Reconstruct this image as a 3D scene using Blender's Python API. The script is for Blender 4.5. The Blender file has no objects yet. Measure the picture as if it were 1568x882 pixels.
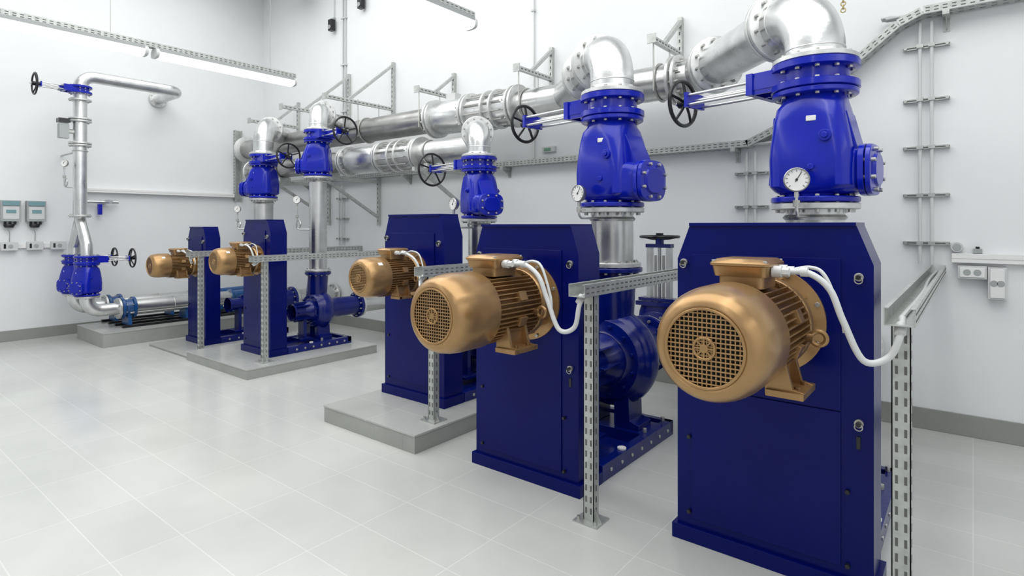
import bpy, math, bmesh
from mathutils import Vector as V, Matrix, Quaternion
pi=math.pi
# ------------------------------------------------------------------ materials
def mat(name,col,rough=.5,metal=0.,noise=0.,nscale=8.,coat=0.,bump=0.,bscale=60.,emit=0.,spec=None,rvar=0.):
    m=bpy.data.materials.new(name); m.use_nodes=True
    nt=m.node_tree; b=nt.nodes['Principled BSDF']
    b.inputs['Base Color'].default_value=(*col,1); b.inputs['Roughness'].default_value=rough
    b.inputs['Metallic'].default_value=metal; b.inputs['Coat Weight'].default_value=coat
    b.inputs['Coat Roughness'].default_value=.12
    if spec is not None: b.inputs['Specular IOR Level'].default_value=spec
    tc=nt.nodes.new('ShaderNodeTexCoord')
    if noise>0:
        n=nt.nodes.new('ShaderNodeTexNoise'); n.inputs['Scale'].default_value=nscale; n.inputs['Detail'].default_value=5
        nt.links.new(tc.outputs['Object'],n.inputs['Vector'])
        r=nt.nodes.new('ShaderNodeValToRGB')
        r.color_ramp.elements[0].position=.3; r.color_ramp.elements[1].position=.7
        r.color_ramp.elements[0].color=(*[c*(1-noise) for c in col],1)
        r.color_ramp.elements[1].color=(*[min(1,c*(1+noise*.5)) for c in col],1)
        nt.links.new(n.outputs['Fac'],r.inputs['Fac']); nt.links.new(r.outputs['Color'],b.inputs['Base Color'])
    if rvar>0:
        n=nt.nodes.new('ShaderNodeTexNoise'); n.inputs['Scale'].default_value=nscale*.8; n.inputs['Detail'].default_value=7
        nt.links.new(tc.outputs['Object'],n.inputs['Vector'])
        mr=nt.nodes.new('ShaderNodeMapRange'); mr.inputs['From Min'].default_value=.3; mr.inputs['From Max'].default_value=.7
        mr.inputs['To Min'].default_value=max(.05,rough-rvar); mr.inputs['To Max'].default_value=rough+rvar
        nt.links.new(n.outputs['Fac'],mr.inputs['Value']); nt.links.new(mr.outputs['Result'],b.inputs['Roughness'])
    if bump>0:
        n=nt.nodes.new('ShaderNodeTexNoise'); n.inputs['Scale'].default_value=bscale; n.inputs['Detail'].default_value=4
        nt.links.new(tc.outputs['Object'],n.inputs['Vector'])
        bp=nt.nodes.new('ShaderNodeBump'); bp.inputs['Strength'].default_value=bump; bp.inputs['Distance'].default_value=.01
        nt.links.new(n.outputs['Fac'],bp.inputs['Height']); nt.links.new(bp.outputs['Normal'],b.inputs['Normal'])
    if emit>0:
        b.inputs['Emission Color'].default_value=(1,1,1,1); b.inputs['Emission Strength'].default_value=emit
    return m
NAVY=mat('navy_paint',(.0002,.0040,.112),.25,0,.12,3,spec=.17)
BLUE=mat('royal_blue_paint',(.0030,.0125,.38),.22,0,.1,6,coat=.15,spec=.35,bump=.05,bscale=40)
DBLUE=mat('pump_blue_paint',(.0008,.008,.15),.24,0,.2,7,coat=.15,spec=.35,bump=.1,bscale=30)
TBLUE=mat('teal_blue_paint',(.004,.065,.22),.3,0,.1,7,coat=.3)
GOLD=mat('bronze_gold_paint',(.40,.243,.108),.29,.64,.08,10)
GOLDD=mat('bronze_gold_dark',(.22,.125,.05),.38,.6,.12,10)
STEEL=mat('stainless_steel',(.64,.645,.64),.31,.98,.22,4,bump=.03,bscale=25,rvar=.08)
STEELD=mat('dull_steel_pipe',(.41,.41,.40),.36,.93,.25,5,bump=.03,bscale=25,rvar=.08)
ALU=mat('flange_aluminium',(.66,.67,.66),.40,.75,.15,18)
CAST=mat('cast_stainless_elbow',(.71,.72,.72),.31,.93,.16,6,bump=.07,bscale=80,rvar=.07)
GALV=mat('galvanised_steel',(.53,.55,.53),.43,.62,.18,25)
BOLT=mat('zinc_bolt',(.50,.50,.48),.35,.8)
SLOT=mat('slot_shadow_dark',(.11,.11,.11),.7)
BLACK=mat('black_plastic',(.010,.010,.012),.32)
GREYP=mat('grey_plastic',(.36,.38,.38),.5)
LGREY=mat('light_grey_plastic',(.6,.61,.61),.45)
TEAL=mat('teal_panel',(.16,.30,.33),.4)
WHITE=mat('white_plastic',(.80,.80,.79),.45)
HOSE=mat('white_conduit_hose',(.62,.64,.64),.42)
GREEN=mat('green_label',(.15,.33,.22),.5)
FACE=mat('gauge_face',(.85,.85,.83),.3)
TAG=mat('label_white',(.75,.75,.75),.4)
SKIRT=mat('grey_tile_skirting',(.29,.30,.28),.4,0,.08,3)
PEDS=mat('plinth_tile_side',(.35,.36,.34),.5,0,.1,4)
GLOW=mat('fluorescent_diffuser',(1,1,1),.4,emit=7)
BRASSC=mat('chain_brass',(.5,.42,.2),.4,.7)
WALL=mat('white_painted_wall',(.80,.815,.825),.5,0,.03,1.2,bump=.05,bscale=12)
CEIL=mat('ceiling_white',(.8,.81,.81),.7,0,.03,2)
def tilemat(name,c1,c2,cm,w=.6,h=.3,rough=.2):
    m=bpy.data.materials.new(name); m.use_nodes=True; nt=m.node_tree; b=nt.nodes['Principled BSDF']
    tc=nt.nodes.new('ShaderNodeTexCoord'); mp=nt.nodes.new('ShaderNodeMapping')
    br=nt.nodes.new('ShaderNodeTexBrick'); br.offset=0.0; br.inputs['Scale'].default_value=1
    br.inputs['Brick Width'].default_value=w; br.inputs['Row Height'].default_value=h
    br.inputs['Mortar Size'].default_value=.003; br.inputs['Mortar Smooth'].default_value=.3
    br.inputs['Color1'].default_value=(*c1,1); br.inputs['Color2'].default_value=(*c2,1); br.inputs['Mortar'].default_value=(*cm,1)
    nt.links.new(tc.outputs['Object'],mp.inputs['Vector']); nt.links.new(mp.outputs['Vector'],br.inputs['Vector'])
    n=nt.nodes.new('ShaderNodeTexNoise'); n.inputs['Scale'].default_value=1.3; n.inputs['Detail'].default_value=8
    nt.links.new(tc.outputs['Object'],n.inputs['Vector'])
    mx=nt.nodes.new('ShaderNodeMix'); mx.data_type='RGBA'; mx.blend_type='MULTIPLY'; mx.inputs[0].default_value=1
    r=nt.nodes.new('ShaderNodeValToRGB'); r.color_ramp.elements[0].color=(.9,.9,.9,1); r.color_ramp.elements[1].color=(1,1,1,1)
    r.color_ramp.elements[0].position=.35; r.color_ramp.elements[1].position=.6
    nt.links.new(n.outputs['Fac'],r.inputs['Fac']); nt.links.new(br.outputs['Color'],mx.inputs[6]); nt.links.new(r.outputs['Color'],mx.inputs[7])
    nt.links.new(mx.outputs[2],b.inputs['Base Color']); b.inputs['Roughness'].default_value=rough
    return m
FLOOR=tilemat('pale_floor_tiles',(.56,.57,.55),(.54,.55,.53),(.64,.65,.63))
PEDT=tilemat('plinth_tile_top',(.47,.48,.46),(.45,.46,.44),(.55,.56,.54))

# ------------------------------------------------------------------ mesh builder
def frame(ax):
    z=V(ax).normalized(); x=V((0,0,1)).cross(z)
    if x.length<1e-4: x=V((1,0,0))
    x.normalize(); y=z.cross(x); return x,y,z
def bendpath(pts,rb,n=8):
    pts=[V(p) for p in pts]; out=[pts[0]]
    for i in range(1,len(pts)-1):
        a,b,c=pts[i-1],pts[i],pts[i+1]; u=(a-b).normalized(); w=(c-b).normalized()
        ang=u.angle(w); R=rb[i-1] if isinstance(rb,(list,tuple)) else rb
        t=R/math.tan(ang/2); t=min(t,(a-b).length*.98,(c-b).length*.98); R=t*math.tan(ang/2)
        cen=b+(u+w).normalized()*(R/math.sin(ang/2)); p0=b+u*t; p1=b+w*t
        e0=(p0-cen); e1=(p1-cen); tot=e0.angle(e1); axn=e0.cross(e1).normalized()
        for k in range(n+1):
            out.append(cen+Quaternion(axn,tot*k/n)@e0)
    out.append(pts[-1]); return out
def smoothpts(P,n=8):
    P=[V(p) for p in P]; Q=[P[0]*2-P[1]]+P+[P[-1]*2-P[-2]]; out=[]
    for i in range(1,len(Q)-2):
        a,b,c,d=Q[i-1:i+3]
        for k in range(n):
            t=k/n; out.append(.5*((2*b)+(c-a)*t+(2*a-5*b+4*c-d)*t*t+(3*b-a-3*c+d)*t**3))
    out.append(P[-1]); return out
class B:
    def __init__(s,name,loc=(0,0,0)): s.n=name; s.loc=V(loc); s.v=[]; s.f=[]; s.m=[]; s.mats=[]
    def mi(s,m):
        if m not in s.mats: s.mats.append(m)
        return s.mats.index(m)
    def add(s,vs,fs,m):
        o=len(s.v); s.v+= [V(a) for a in vs]; k=s.mi(m)
        for f in fs: s.f.append([i+o for i in f]); s.m.append(k)
    def box(s,c,sz,m,ax=None):
        if ax is None: X,Y,Z=V((1,0,0)),V((0,1,0)),V((0,0,1))
        else: X,Y,Z=ax
        c=V(c); vs=[c+X*(i*sz[0]/2)+Y*(j*sz[1]/2)+Z*(k*sz[2]/2) for k in(-1,1) for j in(-1,1) for i in(-1,1)]
        s.add(vs,[(0,2,3,1),(4,5,7,6),(0,1,5,4),(2,6,7,3),(0,4,6,2),(1,3,7,5)],m)
    def bb(s,a,b,m):
        s.box([(a[i]+b[i])/2 for i in range(3)],[abs(b[i]-a[i]) for i in range(3)],m)
    def lathe(s,prof,base,ax,m,seg=32):
        x,y,z=frame(ax); base=V(base); vs=[]; rings=[]
        for r,h in prof:
            if r<1e-6: rings.append([len(vs)]); vs.append(base+z*h)
            else:
                rings.append(list(range(len(vs),len(vs)+seg)))
                for i in range(seg):
                    a=2*pi*(i+.5)/seg; vs.append(base+z*h+x*(r*math.cos(a))+y*(r*math.sin(a)))
        fs=[]
        for A,C in zip(rings,rings[1:]):
            if len(A)==1 and len(C)==1: continue
            for i in range(seg):
                j=(i+1)%seg
                if len(A)==1: fs.append((A[0],C[j],C[i]))
                elif len(C)==1: fs.append((A[i],A[j],C[0]))
                else: fs.append((A[i],A[j],C[j],C[i]))
        s.add(vs,fs,m)
    def cyl(s,p0,p1,r,m,seg=20,r2=None):
        p0=V(p0);p1=V(p1);L=(p1-p0).length
        if r2 is None:r2=r
        s.lathe([(0,0),(r,0),(r2,L),(0,L)],p0,p1-p0,m,seg)
    def sweep(s,pts,r,m,seg=24,caps=True):
        pts=[V(p) for p in pts]; P=[pts[0]]
        for p in pts[1:]:
            if (p-P[-1]).length>1e-4: P.append(p)
        n=len(P); T=[]
        for i in range(n):
            a=P[max(i-1,0)]; b=P[min(i+1,n-1)]; T.append((b-a).normalized())
        x,y,z=frame(T[0]); vs=[];fs=[]
        for i in range(n):
            if i: 
                q=T[i-1].rotation_difference(T[i]); x=q@x; y=q@y
            for k in range(seg):
                a=2*pi*k/seg; vs.append(P[i]+x*(r*math.cos(a))+y*(r*math.sin(a)))
        for i in range(n-1):
            for k in range(seg):
                j=(k+1)%seg; fs.append((i*seg+k,i*seg+j,(i+1)*seg+j,(i+1)*seg+k))
        if caps: fs.append(tuple(range(seg))[::-1]); fs.append(tuple(range((n-1)*seg,n*seg)))
        s.add(vs,fs,m)
    def torus(s,c,ax,R,r,m,seg=32,ss=10):
        x,y,z=frame(ax); c=V(c); vs=[];fs=[]
        for i in range(seg):
            a=2*pi*i/seg; d=x*math.cos(a)+y*math.sin(a)
            for k in range(ss):
                b=2*pi*k/ss; vs.append(c+d*(R+r*math.cos(b))+z*(r*math.sin(b)))
        for i in range(seg):
            for k in range(ss):
                fs.append((i*ss+k,((i+1)%seg)*ss+k,((i+1)%seg)*ss+(k+1)%ss,i*ss+(k+1)%ss))
        s.add(vs,fs,m)
    def loft(s,secs,m,seg=32,caps=True):
        vs=[];fs=[]
        for c,X,Y,rx,ry,p in secs:
            c=V(c);X=V(X);Y=V(Y)
            for i in range(seg):
                a=2*pi*i/seg; ca,sa=math.cos(a),math.sin(a)
                vs.append(c+X*(rx*math.copysign(abs(ca)**(2/p),ca))+Y*(ry*math.copysign(abs(sa)**(2/p),sa)))
        n=len(secs)
        for i in range(n-1):
            for k in range(seg):
                j=(k+1)%seg; fs.append((i*seg+k,i*seg+j,(i+1)*seg+j,(i+1)*seg+k))
        if caps: fs.append(tuple(range(seg))[::-1]); fs.append(tuple(range((n-1)*seg,n*seg)))
        s.add(vs,fs,m)
    def prism(s,poly,d0,d1,m,axes):
        o,U,W,E=[V(a) for a in axes]; n=len(poly)
        vs=[o+U*u+W*w+E*d for d in(d0,d1) for u,w in poly]
        fs=[tuple(range(n))[::-1],tuple(range(n,2*n))]
        for i in range(n): j=(i+1)%n; fs.append((i,j,n+j,n+i))
        s.add(vs,fs,m)
    def bolts(s,c,ax,R,n,r,h,m=None,off=.5):
        x,y,z=frame(ax); c=V(c)
        for i in range(n):
            a=2*pi*(i+off)/n; p=c+(x*math.cos(a)+y*math.sin(a))*R
            s.cyl(p-z*h,p+z*h,r,m or BOLT,6)
    def flange(s,c,ax,R,t,m,n=12,br=.014,bh=None,inner=.84):
        c=V(c); z=V(ax).normalized(); 
        s.lathe([(0,-t/2),(R*.97,-t/2),(R,-t/2+.004),(R,t/2-.004),(R*.97,t/2),(0,t/2)],c,z,m,40)
        if n: s.bolts(c,z,R*inner,n,br,(bh or t/2+.02))
    def wheel(s,c,ax,R,m=None,sp=5,tr=.013):
        m=m or BLACK; x,y,z=frame(ax); c=V(c)
        s.torus(c,ax,R,tr,m,36,8)
        s.cyl(c-z*.035,c+z*.03,R*.2,m,16)
        for i in range(sp):
            a=2*pi*i/sp+.3; d=x*math.cos(a)+y*math.sin(a)
            s.sweep([c+d*R*.1-z*.02,c+d*R*.5-z*.015,c+d*R],tr*.75,m,8)
    def build(s,bevel=0,ang=35,parent=None):
        me=bpy.data.meshes.new(s.n); me.from_pydata([tuple(v-s.loc) for v in s.v],[],s.f)
        for m in s.mats: me.materials.append(m)
        me.polygons.foreach_set('material_index',s.m)
        me.polygons.foreach_set('use_smooth',[True]*len(me.polygons))
        me.update()
        bm=bmesh.new(); bm.from_mesh(me); bmesh.ops.recalc_face_normals(bm,faces=bm.faces); bm.to_mesh(me); bm.free()
        me.set_sharp_from_angle(angle=math.radians(ang))
        o=bpy.data.objects.new(s.n,me); o.location=s.loc; bpy.context.scene.collection.objects.link(o)
        if bevel:
            b=o.modifiers.new('bevel','BEVEL'); b.width=bevel; b.segments=2; b.limit_method='ANGLE'; b.angle_limit=math.radians(40); b.harden_normals=True
        if parent: o.parent=parent
        return o
X_,Y_,Z_=V((1,0,0)),V((0,1,0)),V((0,0,1))
XL,YB,ZC=-9.75,5.24,5.55
XR,YF=3.4,-3.2
# ------------------------------------------------------------------ room
b=B('floor'); b.bb((XL-.2,YF,-.2),(XR+.2,YB+.2,0),FLOOR); b.build()
b=B('wall_back'); b.bb((XL-.2,YB,0),(XR+.2,YB+.2,ZC),WALL); b.build()
b=B('wall_left'); b.bb((XL-.2,YF,0),(XL,YB,ZC),WALL); b.build()
b=B('wall_right'); b.bb((XR,YF,0),(XR+.2,YB,ZC),WALL); b.build()
b=B('ceiling'); b.bb((XL-.2,YF,ZC),(XR+.2,YB+.2,ZC+.2),CEIL); b.build()
b=B('baseboard_back'); b.bb((XL+.012,YB-.012,0),(XR,YB,.155),SKIRT); b.build(.003)
b=B('baseboard_left'); b.bb((XL,YF,0),(XL+.012,YB-.012,.14),SKIRT); b.build(.003)

# ------------------------------------------------------------------ plinths
def plinth(x0,x1,y0,y1,h):
    b=B('pump_plinth',((x0+x1)/2,(y0+y1)/2,0))
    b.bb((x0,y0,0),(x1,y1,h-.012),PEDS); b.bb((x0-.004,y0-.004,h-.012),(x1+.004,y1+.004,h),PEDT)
    n=int((x1-x0)/.3)+1
    for i in range(1,n): b.bb((x0+i*.3-.0015,y0-.001,0),(x0+i*.3+.0015,y0,h-.012),GREYP)
    b.build(.002)
plinth(-3.88,-2.86,2.57,4.35,.125)
plinth(-6.85,-5.50,2.79,4.35,.10)
plinth(-8.02,-6.86,2.83,4.35,.03)
plinth(-9.30,-8.30,2.42,5.0,.18)

# ------------------------------------------------------------------ belt guard cabinets
def cabinet(x0,x1,y0,zb,zt,dep=.25,cw=.05,ch=.16,seam=None):
    b=B('belt_guard_cabinet',((x0+x1)/2,y0,zb))
    bx0,bx1=x0+.02,x1-.02
    poly=[(bx0,zb+.02),(bx1,zb+.02),(bx1,zt-ch),(bx1-cw,zt),(bx0+cw,zt),(bx0,zt-ch)]
    b.prism(poly,y0+.02,y0+dep,NAVY,((0,0,0),X_,Z_,Y_))
    b.bb((x0,y0,zb),(x1,y0+dep,zb+.07),NAVY)
    iw=.07*(x1-x0)/.8
    pl=[(bx0+iw,zb+.13),(bx1-iw-.04,zb+.13),(bx1-iw-.04,zt-ch*.85),(bx0+iw,zt-ch*.85)]
    if seam:
        for a,c in((zb+.11,seam-.003),(seam+.003,zt-ch*.85)):
            b.prism([(bx0+iw,a),(bx1-iw-.04,a),(bx1-iw-.04,c),(bx0+iw,c)],y0+.012,y0+.02,NAVY,((0,0,0),X_,Z_,Y_))
    else: b.prism(pl,y0+.012,y0+.02,NAVY,((0,0,0),X_,Z_,Y_))
    b.bb((bx0+cw,y0+.01,zt-.004),(bx1-cw,y0+dep,zt+.012),NAVY)
    for fx,fz,k in((bx0+.035,zt-ch*1.1,1),(bx1-.05,zt-ch*1.3,1),(bx1-.05,zb+(zt-zb)*.47,1),(bx1-.09,zb+(zt-zb)*.28,0),(bx0+.06,zb+(zt-zb)*.33,0),(bx1-.09,zb+.12,0),(bx0+.06,zb+.14,0)):
        if k:
            b.cyl((fx,y0+.02,fz),(fx,y0+.005,fz),.017,BOLT,16); b.cyl((fx,y0+.006,fz),(fx,y0-.012,fz),.010,BLACK,10); b.torus((fx,y0-.002,fz-.012),(0,1,.2),.014,.003,BOLT,16,6)
        else: b.cyl((fx,y0+.02,fz),(fx,y0+.002,fz),.009,BLACK,10)
    b.bb((bx1-.06,y0+.015,zb+(zt-zb)*.4),(bx1-.045,y0+.021,zb+(zt-zb)*.4+.05),BLACK)
    b.build(.006)
cabinet(-1.138,-.288,2.67,0,1.5,seam=.74,cw=.06)
cabinet(-2.482,-1.684,2.71,0,1.495,seam=.93)
cabinet(-3.82,-3.09,3.07,.125,1.575,.22)
cabinet(-6.43,-5.81,3.19,.10,1.55,.21,.06,.13)
cabinet(-7.86,-7.33,3.19,.03,1.47,.20,.06,.13)

# ------------------------------------------------------------------ motors
def motor(cx,yf,yc,z,D):
    b=B('electric_motor',(cx,yf,z)); R=D/2; L=yc-yf
    base=V((cx,yf,z)); g=R*.66
    prof=[(g,.012),(g+.004,0.004),(R*.72,0),(R*.80,.006),(R*.88,.022*D/.4),(R*.94,.05*D/.4),(R*.98,.09*D/.4),(R,.13*D/.4),(R,L*.37),(R*.985,L*.38),(R*.9,L*.38)]
    b.lathe(prof,base,Y_,GOLD,56)
    b.cyl((cx,yf+.022,z),(cx,yf+.028,z),g*1.02,BLACK,40)
    n=17; p=2*g/n
    for i in range(n+1):
        u=-g+i*p; h=math.sqrt(max(0,g*g-u*u))
        if h<.02: continue
        b.box((cx+u,yf+.009,z),(p*.30,.006,2*h),GOLD); b.box((cx,yf+.007,z+u),(2*h,.006,p*.30),GOLD)
    b.torus((cx,yf+.004,z),Y_,g*1.0,.006*D/.4,GOLD,48,8)
    b.torus((cx,yf+.004,z),Y_,g*.27,.005*D/.4,GOLD,30,8); b.cyl((cx,yf,z),(cx,yf+.01,z),g*.11,GOLD,16)
    for k in range(8):
        a=2*pi*k/8; d=V((math.cos(a),0,math.sin(a))); b.box(base+d*g*.18+V((0,.004,0)),(g*.2,.006,.006),GOLD,(d,Y_,d.cross(Y_)))
    ys=yf+L*.36; ye=yc-L*.16
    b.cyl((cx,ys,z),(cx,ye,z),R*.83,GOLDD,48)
    nf=48
    for k in range(nf):
        a=2*pi*(k+.5)/nf; d=V((math.cos(a),0,math.sin(a)))
        if math.sin(a)>.88: continue
        b.box(V((cx,(ys+ye)/2,z))+d*R*.885,(R*.16,ye-ys,.006*D/.4),GOLD,(d,Y_,d.cross(Y_)))
    for a in(20,-20,200,160):
        d=V((math.cos(math.radians(a)),0,math.sin(math.radians(a)))); b.box(V((cx,ys+(ye-ys)*.55,z))+d*R*.9,(R*.24,.06*D/.4,.05*D/.4),GOLD,(d,Y_,d.cross(Y_)))
    b.lathe([(0,0),(R*.95,0),(R*.98,.01),(R*.98,L*.05),(R*.86,L*.07),(R*.80,L*.12),(R*1.0,L*.135),(R*1.14,L*.14),(R*1.14,L*.16),(0,L*.16)],(cx,ye,z),Y_,GOLD,48)
    b.bolts((cx,ye,z),Y_,R*.88,8,.012*D/.4,.012,GOLDD)
    b.bolts((cx,ye+L*.14,z),Y_,R*1.06,8,.011*D/.4,.012)
    for k in range(10):
        a=2*pi*k/10; d=V((math.cos(a),0,math.sin(a))); b.box(V((cx,ye+L*.1,z))+d*R*.86,(R*.22,L*.1,.012*D/.4),GOLD,(d,Y_,d.cross(Y_)))
    s=D/.4; yb=ys+(ye-ys)*.52; zt=z+R*.84
    o=V((cx,yb,zt))
    b.loft([(o,X_,Y_,.085*s,.10*s,8),(o+Z_*.045*s,X_,Y_,.085*s,.10*s,8)],GOLD,24)
    b.loft([(o+Z_*.045*s,X_,Y_,.098*s,.112*s,10),(o+Z_*.085*s,X_,Y_,.105*s,.122*s,10),(o+Z_*.087*s,X_,Y_,.112*s,.128*s,10),(o+Z_*.097*s,X_,Y_,.112*s,.128*s,10),(o+Z_*.112*s,X_,Y_,.092*s,.108*s,10)],GOLD,32)
    for i in(-1,1):
        for j in(-1,1): b.cyl(o+V((i*.095*s,j*.11*s,.095*s)),o+V((i*.095*s,j*.11*s,.108*s)),.008*s,BOLT,8)
    for j in(-.05,.03):
        p=o+V((.105*s,j*s,.068*s)); b.cyl(p,p+X_*.035*s,.022*s,LGREY,12); b.cyl(p+X_*.03*s,p+X_*.06*s,.017*s,LGREY,6)
    for sx in(-1,1):
        c=V((cx+sx*R*.70,ys+(ye-ys)*.5,z-R*.95)); 
        fp=[(-.05*s,0),(.085*s,0),(.085*s,.022*s),(.045*s,.03*s),(.012*s,.16*s),(-.05*s,.16*s)]
        b.prism(fp,-.085*s,-.065*s,GOLD,(c-Z_*.03*s,X_*sx,Z_,Y_)); b.prism(fp,.065*s,.085*s,GOLD,(c-Z_*.03*s,X_*sx,Z_,Y_))
        b.box(c+V((sx*.02*s,0,-.02*s)),(.13*s,.2*s,.024*s),GOLD)
        b.box(c+V((-sx*.01*s,0,.05*s)),(.03*s,.15*s,.13*s),GOLD)
        for j in(-.05,.05): b.cyl(c+V((sx*.055*s,j*s,-.01*s)),c+V((sx*.055*s,j*s,.006*s)),.012*s,GOLDD,8)
    c=V((cx+R*.96,ye-L*.08,z-R*.14)); b.cyl(c-X_*.03*s,c+X_*.02*s,.018*s,GOLDD,12); b.torus(c+X_*.04*s,(0,1,0),.027*s,.010*s,GOLD,20,8)
    c=V((cx-R*.3,ye+.01,z+R*1.0)); b.torus(c+Z_*.02*s,(0,1,0),.022*s,.008*s,GOLD,20,8)
    if D<.35:
        d=V((math.cos(.75),0,math.sin(.75))); b.box(V((cx,yf+L*.22,z))+d*R*1.0,(.003,.05*s,.035*s),TAG,(d,Y_,d.cross(Y_)))
    b.build(.0012 if D>.35 else 0)
    return o+V((.165*s,-.01*s,.068*s))
g1=motor(-.70,1.90,2.685,1.09,.40)
g2=motor(-2.05,1.95,2.725,1.06,.40)
g3=motor(-3.45,2.56,3.085,1.12,.295)
g4=motor(-6.10,2.74,3.205,1.125,.285)
g5=motor(-7.60,2.68,3.205,1.02,.285)

# ------------------------------------------------------------------ strut posts + cable trays
def slots_row(b,p,d,n_,u,L,pitch=.05,sl=.028,sw=.010):
    n=max(1,int(L/pitch))
    for i in range(n): b.box(p+d*((i+.5)*L/n),(sl,sw,.0025),SLOT,(d,u,n_))
def post(x,y,z0,z1,w=.06):
    b=B('strut_post',(x,y,z0)); t=.004
    b.bb((x-w/2,y,z0),(x+w/2,y+t,z1),GALV); b.bb((x-w/2,y,z0),(x-w/2+t,y+.05,z1),GALV); b.bb((x+w/2-t,y,z0),(x+w/2,y+.05,z1),GALV)
    for u in(-.014,.014): slots_row(b,V((x+u,y,z0+.03)),Z_,-Y_,X_,z1-z0-.06,.055,.03,.009)
    slots_row(b,V((x+w/2,y+.025,z0+.03)),Z_,X_,Y_,z1-z0-.06,.055,.03,.010)
    b.bb((x-.07,y-.04,z0),(x+.07,y+.09,z0+.008),GALV)
    b.prism([(0,0),(.035,0),(0,.06)],-.003,.003,GALV,((x+w/2,y+.02,z0+.008),X_,Z_,Y_))
    for sx in(-.05,.05): b.cyl((x+sx,y-.015,z0),(x+sx,y-.015,z0+.025),.009,BOLT,6)
    b.build()
def tray(b,p0,p1,W,up,w=.10,h=.06,t=.003):
    p0=V(p0);p1=V(p1); d=(p1-p0); L=d.length; d.normalize(); W=V(W).normalized(); U=V(up).normalized(); c=(p0+p1)/2
    b.box(c,(L,w,t),GALV,(d,W,U))
    for s in(-1,1):
        b.box(c+W*s*w/2+U*h/2,(L,t,h),GALV,(d,W,U)); b.box(c+W*s*(w/2-.006)+U*h,(L,.014,t),GALV,(d,W,U))
        for k in(.3,.7): slots_row(b,p0+W*s*(w/2+t/2)+U*h*k,d,W*s,U,L,.05,.026,.007)
    slots_row(b,p0+W*w*.25-U*t/2,d,-U,W,L,.06,.03,.008); slots_row(b,p0-W*w*.25-U*t/2,d,-U,W,L,.06,.03,.008)
def motor_tray(x,y0,z,zb,ye=YB-.001):
    post(x,y0,zb,z-.005)
    b=B('cable_tray',(x,y0,z)); tray(b,(x+.005,y0-.12,z),(x+.005,ye,z),X_,Z_,.09,.06)
    b.sweep(smoothpts([(x,y0-.02,z+.012),(x+.01,3.5,z+.014),(x-.01,4.4,z+.012),(x,ye-.05,z+.02)],6),.009,HOSE,8)
    b.build()
motor_tray(-.205,2.53,1.15,0); motor_tray(-1.52,2.53,1.15,0); motor_tray(-2.98,2.83,1.15,.125)
motor_tray(-5.68,3.04,1.13,.10); motor_tray(-7.0,2.98,1.14,.03)

def hose(g,ex,ey,ez,sag=.26,s=1.,r=.012):
    b=B('motor_power_conduit',tuple(g)); e=V((ex,ey,ez)); g=V(g)
    dx=e.x-g.x
    b.sweep(smoothpts([g-X_*.02,g+V((.06*s,0,-.005)),g+V((dx*.38,.0,-.06*s)),g+V((dx*.50,.01,-.17*s)),g+V((dx*.68,(e.y-g.y)*.4,-sag-.01)),V((g.x+dx*.9,g.y+(e.y-g.y)*.75,g.z-sag*.98)),e-V((0,.02,.05)),e+V((0,.06,.0))],8),r*s,HOSE,12)
    b.sweep(smoothpts([g+V((-.02,.08*s,0)),g+V((.05*s,.08*s,.012)),g+V((dx*.3,.07,-.02*s)),g+V((dx*.46,.06,-.16*s)),g+V((dx*.5,.05,-.22*s))],8),r*.6*s,HOSE,10)
    b.cyl(g+X_*.03*s,g+X_*.055*s,r*1.5*s,LGREY,12)
    b.cyl(e-V((0,.03,.045)),e+V((0,.0,-.015)),r*1.5*s,LGREY,12)
    b.build()
hose(g1,-.20,2.46,1.165,.30); hose(g2,-1.515,2.46,1.165,.31)
hose(g3,-2.98,2.76,1.165,.22,.75); hose(g4,-5.68,2.97,1.145,.14,.7); hose(g5,-7.0,2.91,1.155,.12,.7)

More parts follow.
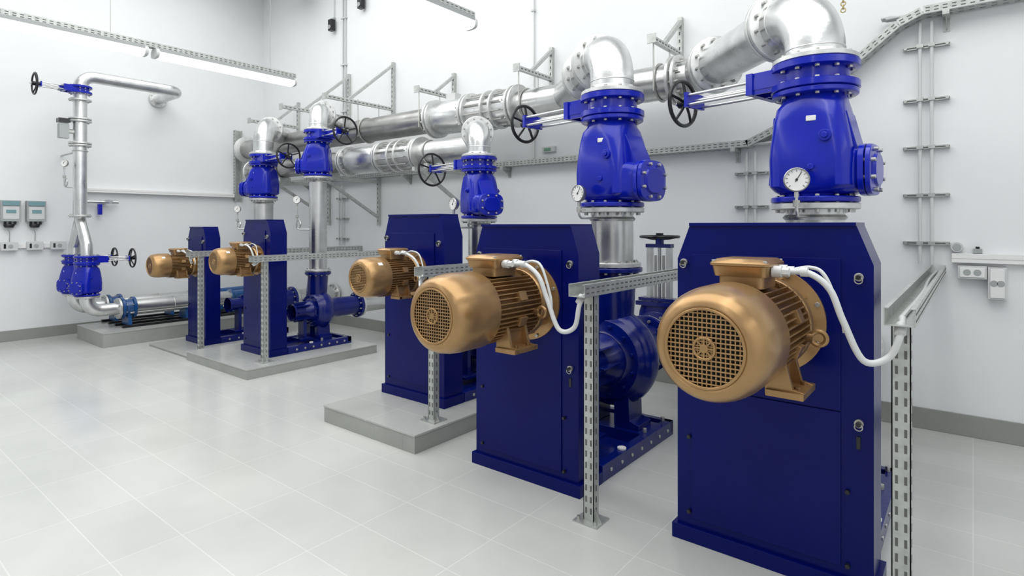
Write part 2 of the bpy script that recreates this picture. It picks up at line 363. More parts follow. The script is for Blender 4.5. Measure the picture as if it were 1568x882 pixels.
# ------------------------------------------------------------------ valves
H1=V((-.985,.17,0))
def check_valve(x,y,zb,zt,fr,bd,blen,s=1.):
    b=B('swing_check_valve',(x,y,zb)); c=V((x,y,0)); bd=V(bd).normalized(); sd=Z_.cross(bd)
    hh=zt-zb; ft=.032*s
    b.flange(c+Z_*(zb+ft/2),Z_,fr,ft,BLUE,12,.013*s,ft/2+.012); b.flange(c+Z_*(zt-ft/2),Z_,fr*.97,ft,BLUE,12,.013*s,ft/2+.012)
    def S(f,off,rx,ry,p): return (c+Z_*(zb+hh*f)+bd*off*fr,bd,sd,rx*fr,ry*fr,p)
    b.loft([S(.03,0,.74,.74,2),S(.075,.0,.76,.76,2.4),S(.10,.04,.88,.85,3.6),S(.14,.05,.95,.90,5.2),S(.38,.05,.96,.90,5.4),S(.5,.03,.92,.89,5.2),S(.72,.0,.83,.84,4.4),S(.84,-.02,.78,.80,3.4),S(.89,-.0,.74,.76,2.4),S(.98,0,.72,.72,2)],BLUE,64)
    for sg in(-1,1):
        b.prism([(-.9*fr,0),(-.80*fr,hh*.62),(-.83*fr,hh*.62),(-.95*fr,0)],-.008,.008,BLUE,(c+Z_*(zb+hh*.16)+sd*sg*fr*.45,bd,Z_,sd))
    zc=zb+hh*.27; q=c+Z_*zc; hz=hh*.205; bm_=max(fr*.8,blen-.13*s)
    b.loft([(q+bd*fr*.5,sd,Z_,fr*.80,hz*1.05,4.5),(q+bd*bm_,sd,Z_,fr*.76,hz,4.5),(q+bd*(blen-.075*s),sd,Z_,fr*.58,hz*.88,3.4)],BLUE,40)
    b.loft([(q+bd*(blen-.08*s),sd,Z_,fr*.70,hz*1.08,3.2),(q+bd*(blen-.05*s),sd,Z_,fr*.70,hz*1.08,3.2)],BLUE,36)
    b.loft([(q+bd*(blen-.044*s),sd,Z_,fr*.70,hz*1.08,3.2),(q+bd*(blen-.02*s),sd,Z_,fr*.68,hz*1.05,3.2),(q+bd*(blen-.015*s),sd,Z_,fr*.48,hz*.7,2.6),(q+bd*(blen),sd,Z_,fr*.44,hz*.64,2.6)],BLUE,36)
    for i in range(8):
        a=2*pi*(i+.5)/8; p=q+sd*(fr*.60*math.cos(a))+Z_*(hz*.90*math.sin(a)); b.cyl(p+bd*(blen-.095*s),p+bd*(blen+.004),.012*s,BOLT,6)
    b.prism([(fr*.7,hh*.78),(fr*.80,hh*.78),(blen-.09*s,hh*.47),(blen-.09*s,hh*.3),(fr*.5,hh*.3)],-fr*.42,fr*.42,BLUE,(c+Z_*zb,bd,Z_,sd))
    for sg in(-1,1):
        p=c+Z_*(zb+hh*.56)+bd*fr*.45; b.cyl(p,p+sd*sg*fr*.95,.032*s,BLUE,16); b.cyl(p+sd*sg*fr*.95,p+sd*sg*(fr*.95+.010),.018*s,BLUE,6)
    vd=V((.1,-1,0)).normalized(); p=c+Z_*(zb+hh*.72)+vd*fr*.86; b.box(p,(.05*s,.008,.03*s),TAG,(vd.cross(Z_),vd,Z_))
    p=c+Z_*(zb+hh*.3)+vd*fr*.90; b.cyl(p,p+vd*.02,.018*s,BLUE,8)
    b.build(.004*s)
def gate_valve(x,y,zb,zt,fr,hd,hl,wr,s=1.):
    b=B('gate_valve',(x,y,zb)); c=V((x,y,0)); hd=V(hd).normalized(); sd=Z_.cross(hd); h=zt-zb; zc=(zb+zt)/2
    b.flange(c+Z_*(zb+h*.14),Z_,fr,h*.26,BLUE,12,.013*s,h*.13+.012); b.flange(c+Z_*(zt-h*.14),Z_,fr,h*.26,BLUE,12,.013*s,h*.13+.012)
    b.loft([(c+Z_*(zb+h*.1),hd,sd,fr*.78,fr*.78,2),(c+Z_*(zt-h*.1),hd,sd,fr*.78,fr*.78,2)],BLUE,36)
    e=fr*1.3
    b.box(c+Z_*zc+hd*e*.5,(e,fr*1.3,h*.46),BLUE,(hd,sd,Z_)); b.box(c+Z_*zc+hd*(e+.012*s),(.04*s,fr*1.4,h*.80),BLUE,(hd,sd,Z_))
    for sg in(-1,0,1):
        b.box(c+Z_*zc+hd*e*.78+sd*sg*fr*.6,(e*.44,.014*s,h*.8),BLUE,(hd,sd,Z_))
    for sg in(-1,1):
        for k in(-1,1):
            p=c+Z_*(zc+k*h*.27)+hd*e+sd*sg*fr*.5; b.cyl(p-hd*.03,p+hd*.05,.011*s,BOLT,6)
            b.cyl(c+Z_*(zc+k*h*.2)+hd*e+sd*sg*fr*.34,c+Z_*(zc+k*h*.2)+hd*(hl-.09*s)+sd*sg*fr*.34,.010*s,STEEL,12)
    b.box(c+Z_*zc+hd*(e+.055*s),(.06*s,.09*s,h*.5),BLUE,(hd,sd,Z_))
    b.box(c+Z_*zc+hd*(hl-.09*s),(.022*s,fr*.9,h*.62),BLUE,(hd,sd,Z_))
    b.cyl(c+Z_*zc+hd*e,c+Z_*zc+hd*(hl+.05),.013*s,STEEL,12)
    b.cyl(c+Z_*zc+hd*(hl-.08*s),c+Z_*zc+hd*(hl-.02),.03*s,BLACK,14)
    b.wheel(c+Z_*zc+hd*hl,hd,wr,BLACK,5,.0135*s**.5)
    b.build()
def discharge(x,y,zfoot,zv0,zv1,zg1,zleg,pr,fr,yh,bd,blen,hd,hl,wr,s,legfl,rb,neckmat=STEEL):
    b=B('pump_riser_pipe',(x,y,zfoot)); c=V((x,y,0))
    b.cyl(c+Z_*zfoot,c+Z_*(zv0-.005),pr*.97,neckmat,32)
    b.flange(c+Z_*(zv0-.022*s),Z_,fr*1.0,.035*s,ALU,12,.013*s,.035*s)
    b.flange(c+Z_*(zfoot+.02),Z_,fr*.9,.032*s,ALU,12,.013*s,.03*s)
    b.lathe([(pr,0),(pr*1.08,.015),(pr,.03)],c+Z_*(zv0-.1*s),Z_,neckmat,32)
    b.build()
    check_valve(x,y,zv0,zv1,fr,bd,blen,s)
    gate_valve(x,y,zv1,zg1,fr,hd,hl,wr,s)
    b=B('discharge_elbow_pipe',(x,y,zg1)); L=(yh-y)*math.sqrt(2); e=V((-1,1,0)).normalized()
    corner=V((x,y,zleg)); 
    b.sweep(bendpath([(x,y,zg1),corner,corner+e*(L-.0)],rb,16),pr,CAST,40)
    b.torus(corner-Z_*rb,Z_,pr-.001,.0045,ALU,40,6); b.torus(corner+e*rb,e,pr-.001,.0045,ALU,40,6)
    b.flange(c+Z_*(zg1+.016*s),Z_,fr*.97,.03*s,ALU,12,.013*s,.03*s)
    b.lathe([(pr*1.0,0),(pr*1.12,.0),(pr*1.03,.03*s),(pr,.03*s)],c+Z_*(zg1+.03*s),Z_,CAST,32)
    for sf in legfl:
        b.flange(corner+e*sf,e,fr*.95,.03*s,ALU,12,.012*s,.055*s); b.flange(corner+e*(sf+.045*s),e,fr*.95,.03*s,ALU,0)
    b.build()
ZH=2.75; YH=4.8
bdR=(.99,-.06,0)
discharge(-.719,3.72,1.20,1.63,2.27,2.43,2.77,.158,.232,YH,bdR,.325,V((-.975,.22,0)),.89,.155,1.,[.34,1.22],.26)
discharge(-2.038,3.72,1.20,1.63,2.27,2.43,2.77,.155,.228,YH,(.985,-.14,0),.365,H1,.92,.150,1.,[.34,.72],.24)
discharge(-3.42,3.83,.95,1.56,1.99,2.10,2.36,.10,.160,4.5,(.9,-.43,0),.29,H1,.74,.155,.72,[.25],.17)
discharge(-6.09,3.95,.95,2.08,2.50,2.62,2.87,.105,.165,YH,(-.7,-.7,0),.25,V((1,-.07,0)),.60,.15,.72,[.26],.17)
discharge(-7.60,4.085,.95,1.87,2.33,2.46,2.86,.13,.185,YH,(-.85,-.5,0),.30,V((1,-.07,0)),.72,.155,.8,[.30],.22)

# ------------------------------------------------------------------ headers
b=B('discharge_header_upper',(-5,YH,ZH)); r=.152
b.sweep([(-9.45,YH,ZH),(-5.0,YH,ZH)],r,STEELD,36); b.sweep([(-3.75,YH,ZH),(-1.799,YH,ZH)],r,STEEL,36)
b.flange((-1.97,YH,ZH),X_,.21,.03,ALU,12,.012,.05); b.flange((-2.02,YH,ZH),X_,.21,.03,ALU,0)
b.flange((-9.46,YH,ZH),X_,.22,.03,ALU,12,.012,.05); b.flange((-9.42,YH,ZH),X_,.22,.03,ALU,0)
b.flange((-4.98,YH,ZH),X_,.222,.03,ALU,12,.013,.055); b.flange((-4.93,YH,ZH),X_,.222,.03,ALU,0)
b.lathe([(r,0),(r*1.25,.06),(r*1.25,.42),(r,.5)],(-4.93,YH,ZH),X_,CAST,36)
b.box((-4.68,YH,ZH+.22),(.14,.1,.08),LGREY)
b.flange((-4.42,YH,ZH),X_,.222,.03,ALU,12,.013,.055); b.flange((-4.37,YH,ZH),X_,.222,.03,ALU,0)
b.cyl((-4.4,YH,ZH),(-3.7,YH,ZH),r*1.12,CAST,36)
b.flange((-4.1,YH,ZH),X_,.215,.03,ALU,0); b.flange((-3.98,YH,ZH),X_,.215,.03,ALU,0)
b.flange((-3.76,YH,ZH),X_,.222,.03,ALU,12,.013,.055); b.flange((-3.71,YH,ZH),X_,.222,.03,ALU,0)
for i in range(12):
    a=2*pi*(i+.5)/12; b.cyl((-4.45,YH+.188*math.cos(a),ZH+.188*math.sin(a)),(-3.85,YH+.188*math.cos(a),ZH+.188*math.sin(a)),.010,BOLT,8)
b.lathe([(r,0),(r*1.03,.01),(r,.02)],(-6.9,YH,ZH),X_,STEELD); b.lathe([(r,0),(r*1.03,.01),(r,.02)],(-2.9,YH,ZH),X_,STEEL)
b.cyl((-2.45,YH-.02,ZH+.12),(-2.45,YH-.02,ZH+.22),.02,STEEL,12)
b.build()
YL,ZL=4.48,2.31; r=.125
b=B('discharge_header_lower',(-5,YL,ZL))
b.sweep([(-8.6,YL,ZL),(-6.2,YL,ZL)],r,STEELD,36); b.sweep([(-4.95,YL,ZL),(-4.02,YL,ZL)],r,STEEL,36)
b.flange((-8.6,YL,ZL),X_,.18,.03,ALU,12,.011,.04)
for xx in(-6.2,-5.5): b.flange((xx-.045,YL,ZL),X_,.19,.028,ALU,0); b.flange((xx,YL,ZL),X_,.19,.028,ALU,12,.011,.05)
b.lathe([(r,0),(r*1.25,.06),(r*1.25,.5),(r,.6)],(-6.19,YL,ZL),X_,CAST,36)
b.cyl((-5.55,YL,ZL),(-4.9,YL,ZL),r*1.15,CAST,36)
for xx in(-5.28,-5.16): b.flange((xx,YL,ZL),X_,.185,.026,ALU,0)
b.flange((-4.9,YL,ZL),X_,.19,.028,ALU,12,.011,.05); b.flange((-4.86,YL,ZL),X_,.19,.028,ALU,0)
for i in range(12):
    a=2*pi*(i+.5)/12; b.cyl((-5.56,YL+.16*math.cos(a),ZL+.16*math.sin(a)),(-5.0,YL+.16*math.cos(a),ZL+.16*math.sin(a)),.009,BOLT,8)
b.build()

# ------------------------------------------------------------------ pumps
def pump(x,yv,zb,x0,x1,y0,y1,zs,zn,pr,Rv,fr,ysuc,s=1.):
    b=B('centrifugal_pump',(x,yv,zb)); sk=.10*s
    b.bb((x0,y0,zb),(x1,y1,zb+.025),DBLUE)
    for xx in(x0+.03,x1-.03): b.bb((xx-.03,y0,zb+.02),(xx+.03,y1,zb+sk),DBLUE)
    b.bb((x0,y1-.05,zb+.02),(x1,y1,zb+sk),DBLUE)
    n=7
    for i in range(n):
        yy=y0+.1+(y1-y0-.2)*i/(n-1); b.cyl((x1-.001,yy,zb+sk*.5),(x1+.006,yy,zb+sk*.5),.012,BOLT,8)
    for xx in(x0+.05,x1-.05):
        for yy in(yv-.1,y1-.07): b.cyl((xx,yy,zb+sk),(xx,yy,zb+sk+.03),.014,BOLT,6)
    b.cyl((x1-.035,y0+.3,zb+sk),(x1-.035,y0+.3,zb+sk+.012),.028*s,WHITE,20)
    w=.12*s+.02
    b.lathe([(0,-w*1.1),(Rv*.55,-w*1.1),(Rv*.60,-w),(Rv*.8,-w*.95),(Rv*.93,-w*.6),(Rv*1.0,0),(Rv*.93,w*.6),(Rv*.8,w*.95),(Rv*.6,w),(Rv*.52,w*1.3),(0,w*1.3)],(x,yv,zs),Y_,DBLUE,48)
    b.torus((x,yv,zs),Y_,Rv*1.03-w*.95,w*.95,DBLUE,48,16)
    b.loft([((x-Rv*.3,yv,zs+Rv*.3),X_,Y_,Rv*.58,w*.95,2),((x-Rv*.12,yv,zs+Rv*.85),X_,Y_,pr*1.3,w*1.0,2),((x,yv,zn-.06),X_,Y_,pr*1.1,pr*1.1,2),((x,yv,zn),X_,Y_,pr*1.05,pr*1.05,2)],DBLUE,32)
    b.flange((x,yv,zn-.015),Z_,fr,.032,DBLUE,12,.013*s,.03)
    b.bolts((x,yv-w*1.0,zs),Y_,Rv*.70,12,.013*s,.02,DBLUE)
    yg=y0+.2
    b.lathe([(Rv*.55,0),(Rv*.5,.05*s),(Rv*.33,.12*s),(Rv*.33,(yv-w-yg)*.9),(Rv*.42,(yv-w-yg)*.92),(Rv*.42,(yv-w-yg))],(x,yv-w,zs),-Y_,DBLUE,32)
    for k in range(8):
        a=2*pi*k/8; d=V((math.cos(a),0,math.sin(a))); b.box(V((x,yv-w-.14*s,zs))+d*Rv*.38,(Rv*.22,.26*s,.014),DBLUE,(d,Y_,d.cross(Y_)))
    b.lathe([(Rv*.62,0),(Rv*.5,.08*s),(pr*1.15,.16*s),(pr*1.1,ysuc-yv-w)],(x,yv+w,zs),Y_,DBLUE,32)
    b.flange((x,ysuc,zs),Y_,fr*1.05,.035,DBLUE,12,.013*s,.04)
    for sx in(-1,1):
        b.prism([(Rv*.2,0),(Rv*.75,0),(Rv*.75,.03),(Rv*.55,.05),(Rv*.5,zs-zb-sk),(Rv*.2,zs-zb-sk)],-w*.7,w*.7,DBLUE,((x,yv,zb+sk),X_*sx,Z_,Y_))
    b.bb((x-Rv*.25,yg+.12,zb+sk),(x+Rv*.25,yg+.16,zs),DBLUE); b.bb((x-Rv*.4,yg+.06,zb+sk),(x+Rv*.4,yg+.22,zb+sk+.025),DBLUE)
    b.bb((x0+.03,yv-w,zb+.025),(x1-.03,yv+w,zb+sk*.98),DBLUE)
    b.build(.002)
    p=B('suction_pipe',(x,ysuc,zs)); p.cyl((x,ysuc+.02,zs),(x,YB-.001,zs),pr*.98,STEEL,32); p.flange((x,ysuc+.035,zs),Y_,fr*1.03,.03,ALU,0); p.flange((x,YB-.05,zs),Y_,fr,.03,ALU,12,.012,.03); p.build()
pump(-.74,3.72,0,-1.10,-.33,2.93,3.98,.56,1.20,.155,.32,.215,4.25)
pump(-2.038,3.72,0,-2.482,-1.686,2.965,3.98,.56,1.20,.155,.34,.215,4.25)
pump(-3.42,3.83,.125,-3.82,-3.09,3.295,4.15,.56,.95,.105,.24,.15,4.3,.75)
pump(-6.09,3.95,.10,-6.40,-5.81,3.405,4.22,.50,.95,.105,.23,.15,4.5,.75)
pump(-7.60,4.085,.03,-7.86,-7.33,3.395,4.30,.46,.95,.12,.23,.16,4.5,.75)

def suction_gate(x,y,zs,fr):
    b=B('suction_gate_valve',(x,y,zs))
    b.flange((x,y-.07,zs),Y_,fr*1.05,.035,DBLUE,12,.013,.03); b.flange((x,y+.07,zs),Y_,fr*1.05,.035,DBLUE,12,.013,.03)
    b.loft([((x,y,zs-fr*.85),X_,Y_,fr*.7,.06,3),((x,y,zs),X_,Y_,fr*.92,.065,3),((x,y,zs+fr),X_,Y_,fr*.8,.06,3),((x,y,zs+fr*1.25),X_,Y_,fr*.7,.05,4)],DBLUE,32)
    zt=zs+fr*1.25; b.box((x,y,zt+.015),(fr*1.7,.13,.035),DBLUE); b.box((x,y,zt+.05),(fr*1.5,.11,.025),DBLUE)
    for sx in(-1,1):
        b.box((x+sx*.085,y,(zt+1.33)/2),(.035,.06,1.33-zt),STEEL)
        b.box((x+sx*.035,y,(zt+1.30)/2),(.012,.03,1.30-zt-.1),STEELD)
    b.box((x,y,1.33),(.22,.07,.03),DBLUE); b.cyl((x,y,zt),(x,y,1.43),.014,STEEL,12); b.cyl((x,y,1.33),(x,y,1.39),.035,DBLUE,12)
    b.wheel((x,y,1.405),Z_,.155,BLACK,5,.012)
    b.build()
suction_gate(-2.038,4.53,.56,.22); suction_gate(-.74,4.53,.56,.22)

# ------------------------------------------------------------------ pressure gauges
def gauge(cx,cy,cz,r,ax,fx,fy,fz,loop=False):
    b=B('pressure_gauge',(cx,cy,cz)); ax=V(ax).normalized(); c=V((cx,cy,cz)); s=r/.065
    b.lathe([(0,0),(r*.9,0),(r,.01*s),(r,.04*s),(r*.93,.045*s),(r*.9,.038*s)],c-ax*.02,ax,STEELD,36)
    b.cyl(c+ax*.012*s,c+ax*.017*s,r*.91,FACE,36)
    x,y,z=frame(ax)
    for k in range(11):
        a=math.radians(-45+27*k); d=x*math.cos(a)+y*math.sin(a); b.box(c+ax*.018*s+d*r*.75,(r*.18,.002,.002),BLACK,(d,ax.cross(d),ax))
    d=(x*.5+y*.85).normalized(); b.box(c+ax*.019*s+d*r*.25,(r*.9,r*.05,.002),BLACK,(d,ax.cross(d),ax)); b.cyl(c+ax*.017*s,c+ax*.022*s,r*.1,BLACK,12)
    f=V((fx,fy,fz)); lo=c-Z_*r*1.0
    b.cyl(lo,lo-Z_*.03,.012,BOLT,6)
    b.sweep(bendpath([lo,(cx,cy,fz),f],.03,6),.008,STEEL,10); b.cyl((cx,cy,(cz-r+fz)/2-.015),(cx,cy,(cz-r+fz)/2+.02),.018,BOLT,8)
    b.box((cx+.03,cy-.01,(cz-r+fz)/2),(.05,.008,.012),BOLT)
    if loop: b.torus((cx,cy+.02,fz+.06),(0,1,0),.045,.008,STEEL,24,8)
    b.build()
gauge(-.745,3.40,1.745,.065,(.25,-1,.0),-.72,3.60,1.55)
gauge(-2.13,3.42,1.72,.058,(-.2,-1,.0),-2.06,3.60,1.55)
gauge(-3.46,3.55,1.68,.052,(-.1,-1,.0),-3.42,3.75,1.48)
gauge(-6.23,3.76,1.80,.045,(.7,-.8,0),-6.10,3.88,1.45,True)
gauge(-7.79,3.82,1.72,.045,(.7,-.8,0),-7.64,3.98,1.45,True)
gauge(-8.93,2.19,2.28,.045,(.7,-.8,0),-8.95,2.30,1.98,True)

# ------------------------------------------------------------------ wall brackets
def upper_bracket(x,ytip,ztop,za=3.09,rod=True,dr=.35):
    b=B('pipe_support_bracket',(x,YB,za)); w=.042
    b.bb((x-w/2,YB-.045,za-.08),(x+w/2,YB-.001,ztop),GALV); slots_row(b,V((x,YB-.045,za-.05)),Z_,-Y_,X_,ztop-za,.06,.03,.012)
    b.bb((x-w/2,ytip,za-.022),(x+w/2,YB-.045,za+.022),GALV); slots_row(b,V((x+w/2,ytip+.03,za)),Y_,X_,Z_,YB-ytip-.1,.06,.03,.012)
    p0=V((x,YB-.03,ztop-.04)); p1=V((x,YB-.05-dr*(ztop-za)/.35,za+.01)); d=(p1-p0); L=d.length; d.normalize(); b.box((p0+p1)/2,(L,.036,.036),GALV,(d,X_,d.cross(X_)))
    b.bb((x-.04,ytip-.012,za-.04),(x+.04,ytip,za+.04),GALV)
    if rod:
        for s in(-1,1): b.cyl((x+.0,YH+s*.168,za+.04),(x,YH+s*.168,ZH-.1),.007,BOLT,8)
        b.torus((x,YH,ZH),X_,.163,.009,BOLT,36,8)
    b.build()
upper_bracket(-2.14,4.60,3.44); upper_bracket(-3.60,4.6,3.44,); upper_bracket(-5.08,4.6,3.40); upper_bracket(-6.24,4.14,3.74,dr=.38); upper_bracket(-7.24,4.14,3.74,dr=.38)
upper_bracket(-8.6,4.4,3.5)
def lower_bracket(x,za=2.13,zl=1.5,ytip=4.22):
    b=B('pipe_console_bracket',(x,YB,za)); w=.042
    b.bb((x-w/2,YB-.045,zl),(x+w/2,YB-.001,za+.05),GALV); slots_row(b,V((x,YB-.045,zl+.03)),Z_,-Y_,X_,za-zl-.05,.06,.03,.012)
    b.bb((x-w/2,ytip,za-.042),(x+w/2,YB-.045,za),GALV)
    p0=V((x,YB-.05,zl+.12)); p1=V((x,ytip+.12,za-.03)); d=(p1-p0); L=d.length; d.normalize(); b.box((p0+p1)/2,(L,.036,.036),GALV,(d,X_,d.cross(X_)))
    b.box((x,YL,za+.027),(.06,.16,.054),GALV)
    b.torus((x,YL,ZL),X_,.134,.008,BOLT,36,8)
    b.build()
for x in(-4.72,-6.55,-7.75): lower_bracket(x)

# ------------------------------------------------------------------ wall cable tray (back wall)
b=B('cable_tray_run',(-3,YB,2.2)); W=-Y_; yt=YB-.075
tray(b,(-9.6,yt,2.17),(-1.50,yt,2.17),W,Z_,.13,.055)
tray(b,(-1.50,yt,2.17),(-1.25,yt,2.28),W,V((-.4,0,.9)),.13,.055)
tray(b,(-1.25,yt,2.28),(-.42,yt,2.96),W,V((-.63,0,.77)),.13,.055)
tray(b,(-.42,yt,2.96),(-.28,yt,3.02),W,V((-.4,0,.9)),.13,.055)
tray(b,(-.28,yt,3.02),(3.3,yt,3.02),W,Z_,.13,.055)
for k in range(3): 
    b.sweep(smoothpts([(-9.5,yt-.03+k*.03,2.19),(-5,yt-.03+k*.03,2.185),(-1.5,yt-.03+k*.03,2.19),(-1.25,yt-.03+k*.03,2.30),(-.42,yt-.03+k*.03,2.98),(-.28,yt-.03+k*.03,3.04),(3.2,yt-.03+k*.03,3.04)],5),.010,LGREY,8)
for x,z in((-8.3,2.17),(-5.9,2.17),(-4.2,2.17),(-2.9,2.17),(-1.62,2.17),(-.15,3.02),(1.5,3.02)):
    b.bb((x-.02,YB-.16,z-.035),(x+.02,YB-.001,z-.003),GALV); b.bb((x-.02,YB-.008,z-.12),(x+.02,YB-.001,z+.08),GALV)
    b.prism([(0,0),(-.14,0),(0,-.09)],-.003,.003,GALV,((x,YB-.001,z-.03),Y_,Z_,X_))
b.build()
def conduit_run(x,z0,z1,rails,dx=.035):
    b=B('conduit_run',(x,YB,z0))
    for s in(-1,1): b.cyl((x+s*dx,YB-.055,z0),(x+s*dx,YB-.055,z1),.012,LGREY,12)
    for z in rails:
        b.bb((x-.14,YB-.035,z-.012),(x+.14,YB-.001,z+.012),GALV); b.bb((x-.14,YB-.037,z-.004),(x+.14,YB-.034,z+.004),SLOT)
        for s in(-1,1): b.bb((x+s*dx-.02,YB-.075,z-.013),(x+s*dx+.02,YB-.03,z+.013),GALV)
        for s in(-1,1): b.cyl((x+s*.125,YB-.05,z),(x+s*.125,YB-.03,z),.012,BOLT,6)
    b.build()
conduit_run(-.27,1.22,2.98,(2.81,2.42,2.07,1.72,1.37)); conduit_run(-1.50,1.45,2.13,(1.95,1.66))
conduit_run(-7.4,1.2,2.1,(1.9,1.6,1.3))
b=B('electrical_conduit',(-3.85,YB,2.2)); b.cyl((-3.85,YB-.02,2.25),(-3.85,YB-.02,ZC-.02),.012,WHITE,12)
for z in(2.5,3.2,3.9,4.6,5.3): b.box((-3.85,YB-.021,z),(.045,.04,.02),LGREY)
b.build()
b=B('electrical_conduit',(-7.35,YB,3)); 
for dx in(0,.06): b.cyl((-7.40+dx,YB-.02,2.95),(-7.40+dx,YB-.02,ZC-.02),.012,LGREY,12)
for z in(3.2,3.9,4.6,5.3): b.box((-7.37,YB-.021,z),(.12,.04,.02),LGREY)
b.build()
for x,z in((-7.62,4.55),(-6.9,4.72)):
    b=B('loudspeaker',(x,YB,z)); b.bb((x-.045,YB-.1,z-.1),(x+.045,YB-.03,z+.07),BLACK); b.bb((x-.02,YB-.04,z-.05),(x+.02,YB-.001,z+.11),GREYP); b.cyl((x,YB-.115,z-.05),(x,YB-.1,z-.05),.032,GREYP,16); b.cyl((x,YB-.02,z+.1),(x,YB-.02,ZC-.02),.008,LGREY,8); b.build(.004)
b=B('cable_trunking',(0,YB,1.27)); b.bb((-.12,YB-.05,1.235),(3.3,YB-.001,1.30),WHITE); b.bb((-.12,YB-.052,1.262),(3.3,YB-.049,1.268),LGREY); b.build(.003)
def socket(x,z,w=.16,h=.09):
    b=B('socket_box',(x,YB,z)); b.bb((x-w/2,YB-.07,z-h/2),(x+w/2,YB-.001,z+h/2),LGREY); b.bb((x-w/2+.012,YB-.078,z-h/2+.012),(x+w/2-.012,YB-.068,z+h/2-.012),WHITE)
    for s in(-.3,.3): b.cyl((x+s*w*.6,YB-.08,z),(x+s*w*.6,YB-.077,z),.022,GREYP,16)
    b.build(.005)
socket(-.005,1.17)
socket(.13,1.10,.1,.22)
b=B('junction_box',(-.09,YB,1.34)); b.cyl((-.09,YB-.001,1.345),(-.09,YB-.045,1.345),.036,LGREY,24); b.cyl((-.09,YB-.045,1.345),(-.09,YB-.05,1.345),.025,GREYP,24); b.build(.003)
b=B('rotary_switch',(.03,YB,1.33)); b.bb((.0,YB-.045,1.303),(.05,YB-.001,1.335),GREYP); b.cyl((.025,YB-.02,1.335),(.025,YB-.02,1.35),.012,BLACK,10); b.build()
b=B('junction_box',(-3.6,YB,2.33)); b.bb((-3.72,YB-.04,2.3),(-3.55,YB-.001,2.36),LGREY); b.bb((-3.69,YB-.043,2.31),(-3.6,YB-.039,2.345),GREEN); b.build(.003)
b=B('hoist_chain',(-.61,3.99,3)); z=2.80; x,y=-.615,3.99; k=0
while z<5.5:
    b.torus((x,y,z),(1,0,0) if k%2 else (0,1,0),.013,.0035,BRASSC,12,6); z+=.02; k+=1
b.build()

# ------------------------------------------------------------------ left wall equipment
b=B('cable_trunking',(XL,3.5,2.0)); b.bb((XL+.001,2.55,1.965),(XL+.09,4.69,2.02),WHITE); b.bb((XL+.089,2.55,1.99),(XL+.092,4.69,1.995),LGREY); b.build(.003)
b=B('cable_ladder_riser',(XL,4.74,2.5)); tray(b,(XL+.01,4.77,1.9),(XL+.01,4.77,3.1),Y_,X_,.12,.06); b.build()
b=B('cable_trunking',(XL,1,1.23)); b.bb((XL+.001,YF+.05,1.20),(XL+.04,2.40,1.26),WHITE); b.build(.003)
for y in(1.22,1.50,1.80,2.06,2.31):
    b=B('socket_box',(XL,y,1.23)); b.bb((XL+.041,y-.085,1.175),(XL+.085,y+.085,1.285),LGREY); b.cyl((XL+.08,y+.01,1.23),(XL+.092,y+.01,1.23),.025,GREYP,16); b.bb((XL+.08,y-.06,1.2),(XL+.088,y-.035,1.26),BLACK); b.build(.006)
for y in(1.81,2.07):
    b=B('water_analyzer_display',(XL,y,1.68))
    b.bb((XL+.001,y-.10,1.55),(XL+.11,y+.10,1.82),GREYP); b.bb((XL+.105,y-.085,1.755),(XL+.122,y+.085,1.81),TEAL); b.bb((XL+.105,y-.08,1.58),(XL+.115,y+.08,1.74),LGREY); b.bb((XL+.114,y-.05,1.655),(XL+.118,y+.05,1.70),TEAL)
    for k in(-.05,0,.05): b.cyl((XL+.05,y+k,1.55),(XL+.05,y+k,1.51),.014,BLACK,10)
    b.loft([((XL+.05,y-.01,1.47),X_,Y_,.03,.045,2),((XL+.05,y-.01,1.50),X_,Y_,.035,.06,2),((XL+.05,y-.01,1.515),X_,Y_,.03,.05,2)],BLACK,20)
    b.sweep(smoothpts([(XL+.05,y,1.52),(XL+.06,y-.02,1.45),(XL+.03,y,1.40),(XL+.02,y,1.27)],5),.005,GREYP,8)
    b.build(.006)
b=B('ball_valve_drain',(XL,2.8,1.75)); b.cyl((XL+.001,2.85,1.83),(XL+.3,2.85,1.83),.025,STEEL,12); b.cyl((XL+.1,2.6,1.83),(XL+.1,3.0,1.83),.022,STEEL,12); b.bb((XL+.08,2.75,1.65),(XL+.12,2.80,1.80),BLUE); b.cyl((XL+.1,2.6,1.9),(XL+.1,2.6,1.75),.03,BOLT,10); b.build()
rx,ry=-8.95,2.36
b=B('drainage_riser_pipe',(rx,ry,2)); r=.075
b.sweep(bendpath([(rx,ry,1.60),(rx,ry,3.42),(rx,3.55,3.42),(XL+.004,3.55,3.42)],.16,10),r,CAST,28)
for z in(1.62,2.52,2.83,3.10): b.flange((rx,ry,z),Z_,.125,.022,ALU,8,.009,.02)
for z in(2.55,2.86): b.flange((rx,ry,z),Z_,.125,.022,ALU,0)
b.flange((XL+.035,3.55,3.42),X_,.125,.03,ALU,8,.009,.025)
b.sweep([(rx,ry,1.66),(rx,ry,1.56),(-8.68,ry,1.24),(-8.68,ry,1.12)],r*.85,CAST,24); b.sweep([(rx,ry,1.66),(rx,ry,1.56),(-9.18,ry,1.24),(-9.18,ry,1.12)],r*.85,CAST,24)
b.box((rx-.02,ry-.17,2.69),(.1,.1,.18),GREYP); b.cyl((rx,ry-.14,2.69),(rx,ry,2.69),.03,BOLT,10); b.box((rx-.02,ry-.17,2.82),(.12,.12,.05),BLACK)
b.box((rx,ry-.04,2.3),(.05,.05,.05),BOLT)
b.cyl((XL+.004,ry,2.45),(rx,ry,2.45),.012,GALV,8); b.torus((rx,ry,2.45),Z_,.08,.008,GALV,24,8)
b.build()
gate_valve(rx,ry,3.18,3.28,.13,(0,-1,0),.46,.13,.6)
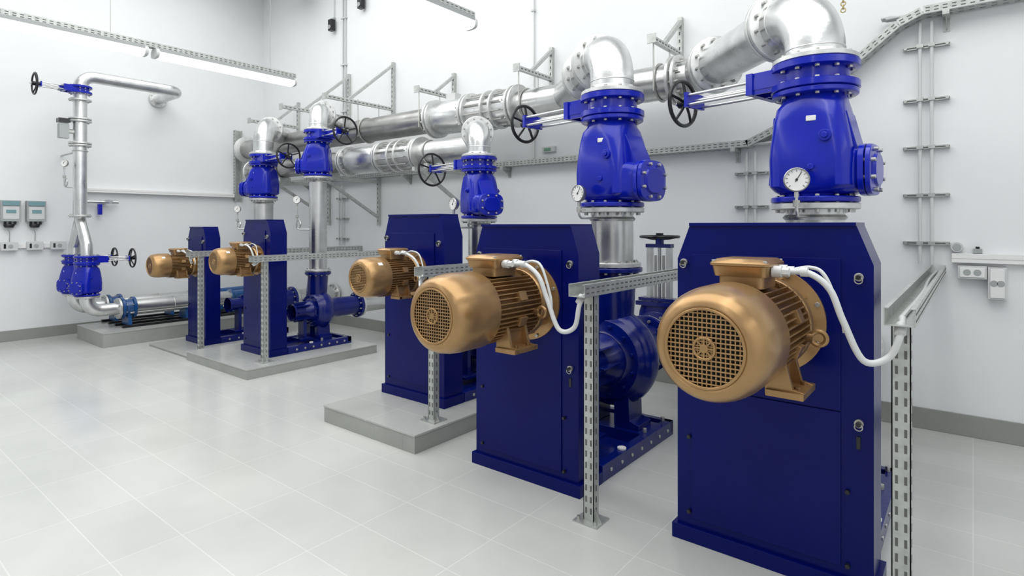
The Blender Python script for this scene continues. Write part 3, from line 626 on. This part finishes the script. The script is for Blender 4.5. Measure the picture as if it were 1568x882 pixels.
for vx,hl in((-8.68,.50),(-9.18,.45)):
    check_valve(vx,ry,.62,1.02,.14,(.5,-.85,0),.18,.6)
    gate_valve(vx,ry,1.02,1.12,.14,(0,1,0),hl,.12,.6)
    b=B('booster_pump',(vx,2.8,.45)); zc=.42
    b.sweep(bendpath([(vx,ry,.62),(vx,ry,zc),(vx,2.72,zc)],.15,10),.078,CAST,28)
    b.flange((vx,ry,.605),Z_,.135,.025,ALU,8,.01,.02)
    b.flange((vx,2.70,zc),Y_,.135,.03,ALU,8,.01,.03)
    b.lathe([(0,0),(.14,0),(.14,.03),(.105,.05),(.115,.12),(.14,.13),(.14,.16),(0,.16)],(vx,2.72,zc),Y_,TBLUE,32); b.bolts((vx,2.74,zc),Y_,.12,8,.009,.03); b.bolts((vx,2.86,zc),Y_,.12,8,.009,.03)
    b.cyl((vx,2.88,zc),(vx,4.15,zc),.10,STEEL,36)
    for yy in(3.35,3.75): b.torus((vx,yy,zc),Y_,.101,.006,BOLT,32,6)
    b.lathe([(0,0),(.125,0),(.125,.03),(.1,.05),(.11,.5),(.09,.56),(0,.56)],(vx,4.13,zc),Y_,TBLUE,32)
    for sx in(-.11,.11): b.cyl((vx+sx,2.8,zc-.06),(vx+sx,4.15,zc-.06),.010,BOLT,8)
    for yy in(2.8,3.5,4.2): b.prism([(-.13,0),(.13,0),(.08,.17),(-.08,.17)],-.02,.02,TBLUE,((vx,yy,.205),X_,Z_,Y_))
    b.bb((vx-.16,2.7,.18),(vx-.11,4.7,.21),BLACK); b.bb((vx+.11,2.7,.18),(vx+.16,4.7,.21),BLACK)
    b.build()

# ------------------------------------------------------------------ light fixtures
def light(x,ys,z=3.2,L=1.55):
    b=B('fluorescent_light_fixture',(x,ys,z))
    y0,y1=ys-L*2-.04,ys
    tray(b,(x,y0,z+.06),(x,y1,z+.06),X_,Z_,.07,.05)
    for k in range(2):
        a=y1-(k+1)*L-k*.04+.02; c=a+L-.03
        for e0,e1 in((a,a+.03),(c-.03,c)): b.loft([((x,e0,z+.01),X_,Z_,.075,.048,3),((x,e1,z+.01),X_,Z_,.075,.048,3)],LGREY,24)
        b.loft([((x,a+.03,z-.002),X_,Z_,.066,.038,2.6),((x,c-.03,z-.002),X_,Z_,.066,.038,2.6)],GLOW,24)
        b.bb((x-.07,a+.03,z+.022),(x+.07,c-.03,z+.058),GREYP)
        b.cyl((x,c-.3,z+.05),(x,c-.3,ZC-.005),.0035,BOLT,6)
    b.build()
for x in(-6.38,-3.35,-.32,2.4):
    light(x,3.82 if x<-4 else 3.66)
    light(x,.62 if x<-4 else .46)
b=B('ceiling_vent_housing',(-8.3,4.2,5.3)); b.bb((-8.6,4.3,5.16),(-7.9,4.9,ZC-.001),LGREY); b.bb((-8.55,4.35,5.13),(-7.95,4.85,5.16),GREYP); b.build(.01)

# ------------------------------------------------------------------ light / world / camera
w=bpy.data.worlds.new('world'); bpy.context.scene.world=w; w.use_nodes=True
w.node_tree.nodes['Background'].inputs[0].default_value=(.95,.98,1,1); w.node_tree.nodes['Background'].inputs[1].default_value=.56
def area(name,loc,size,energy,rot=(0,0,0)):
    l=bpy.data.lights.new(name,'AREA'); l.shape='RECTANGLE'; l.size,l.size_y=size; l.energy=energy; l.color=(1,.998,.985)
    o=bpy.data.objects.new(name,l); o.location=loc; o.rotation_euler=rot; bpy.context.scene.collection.objects.link(o)
area('overhead_fill_a',(-2,1.5,5.45),(8,5),290)  # added fill under the ceiling; the room's own lamps are the fluorescent fixtures
area('overhead_fill_b',(-7,2.5,5.45),(4,4),118)  # second added fill, brightens the far left end, not a real fitting
cam=bpy.data.cameras.new('camera'); co=bpy.data.objects.new('camera',cam); bpy.context.scene.collection.objects.link(co)
co.location=(0,0,1.5); co.rotation_euler=(pi/2,0,math.radians(38.52)); cam.sensor_width=36; cam.lens=36*887/1568; cam.shift_y=-96/1568; cam.clip_start=.05
bpy.context.scene.camera=co
vs=bpy.context.scene.view_settings; vs.view_transform='Standard'; vs.look='None'; vs.exposure=0.05
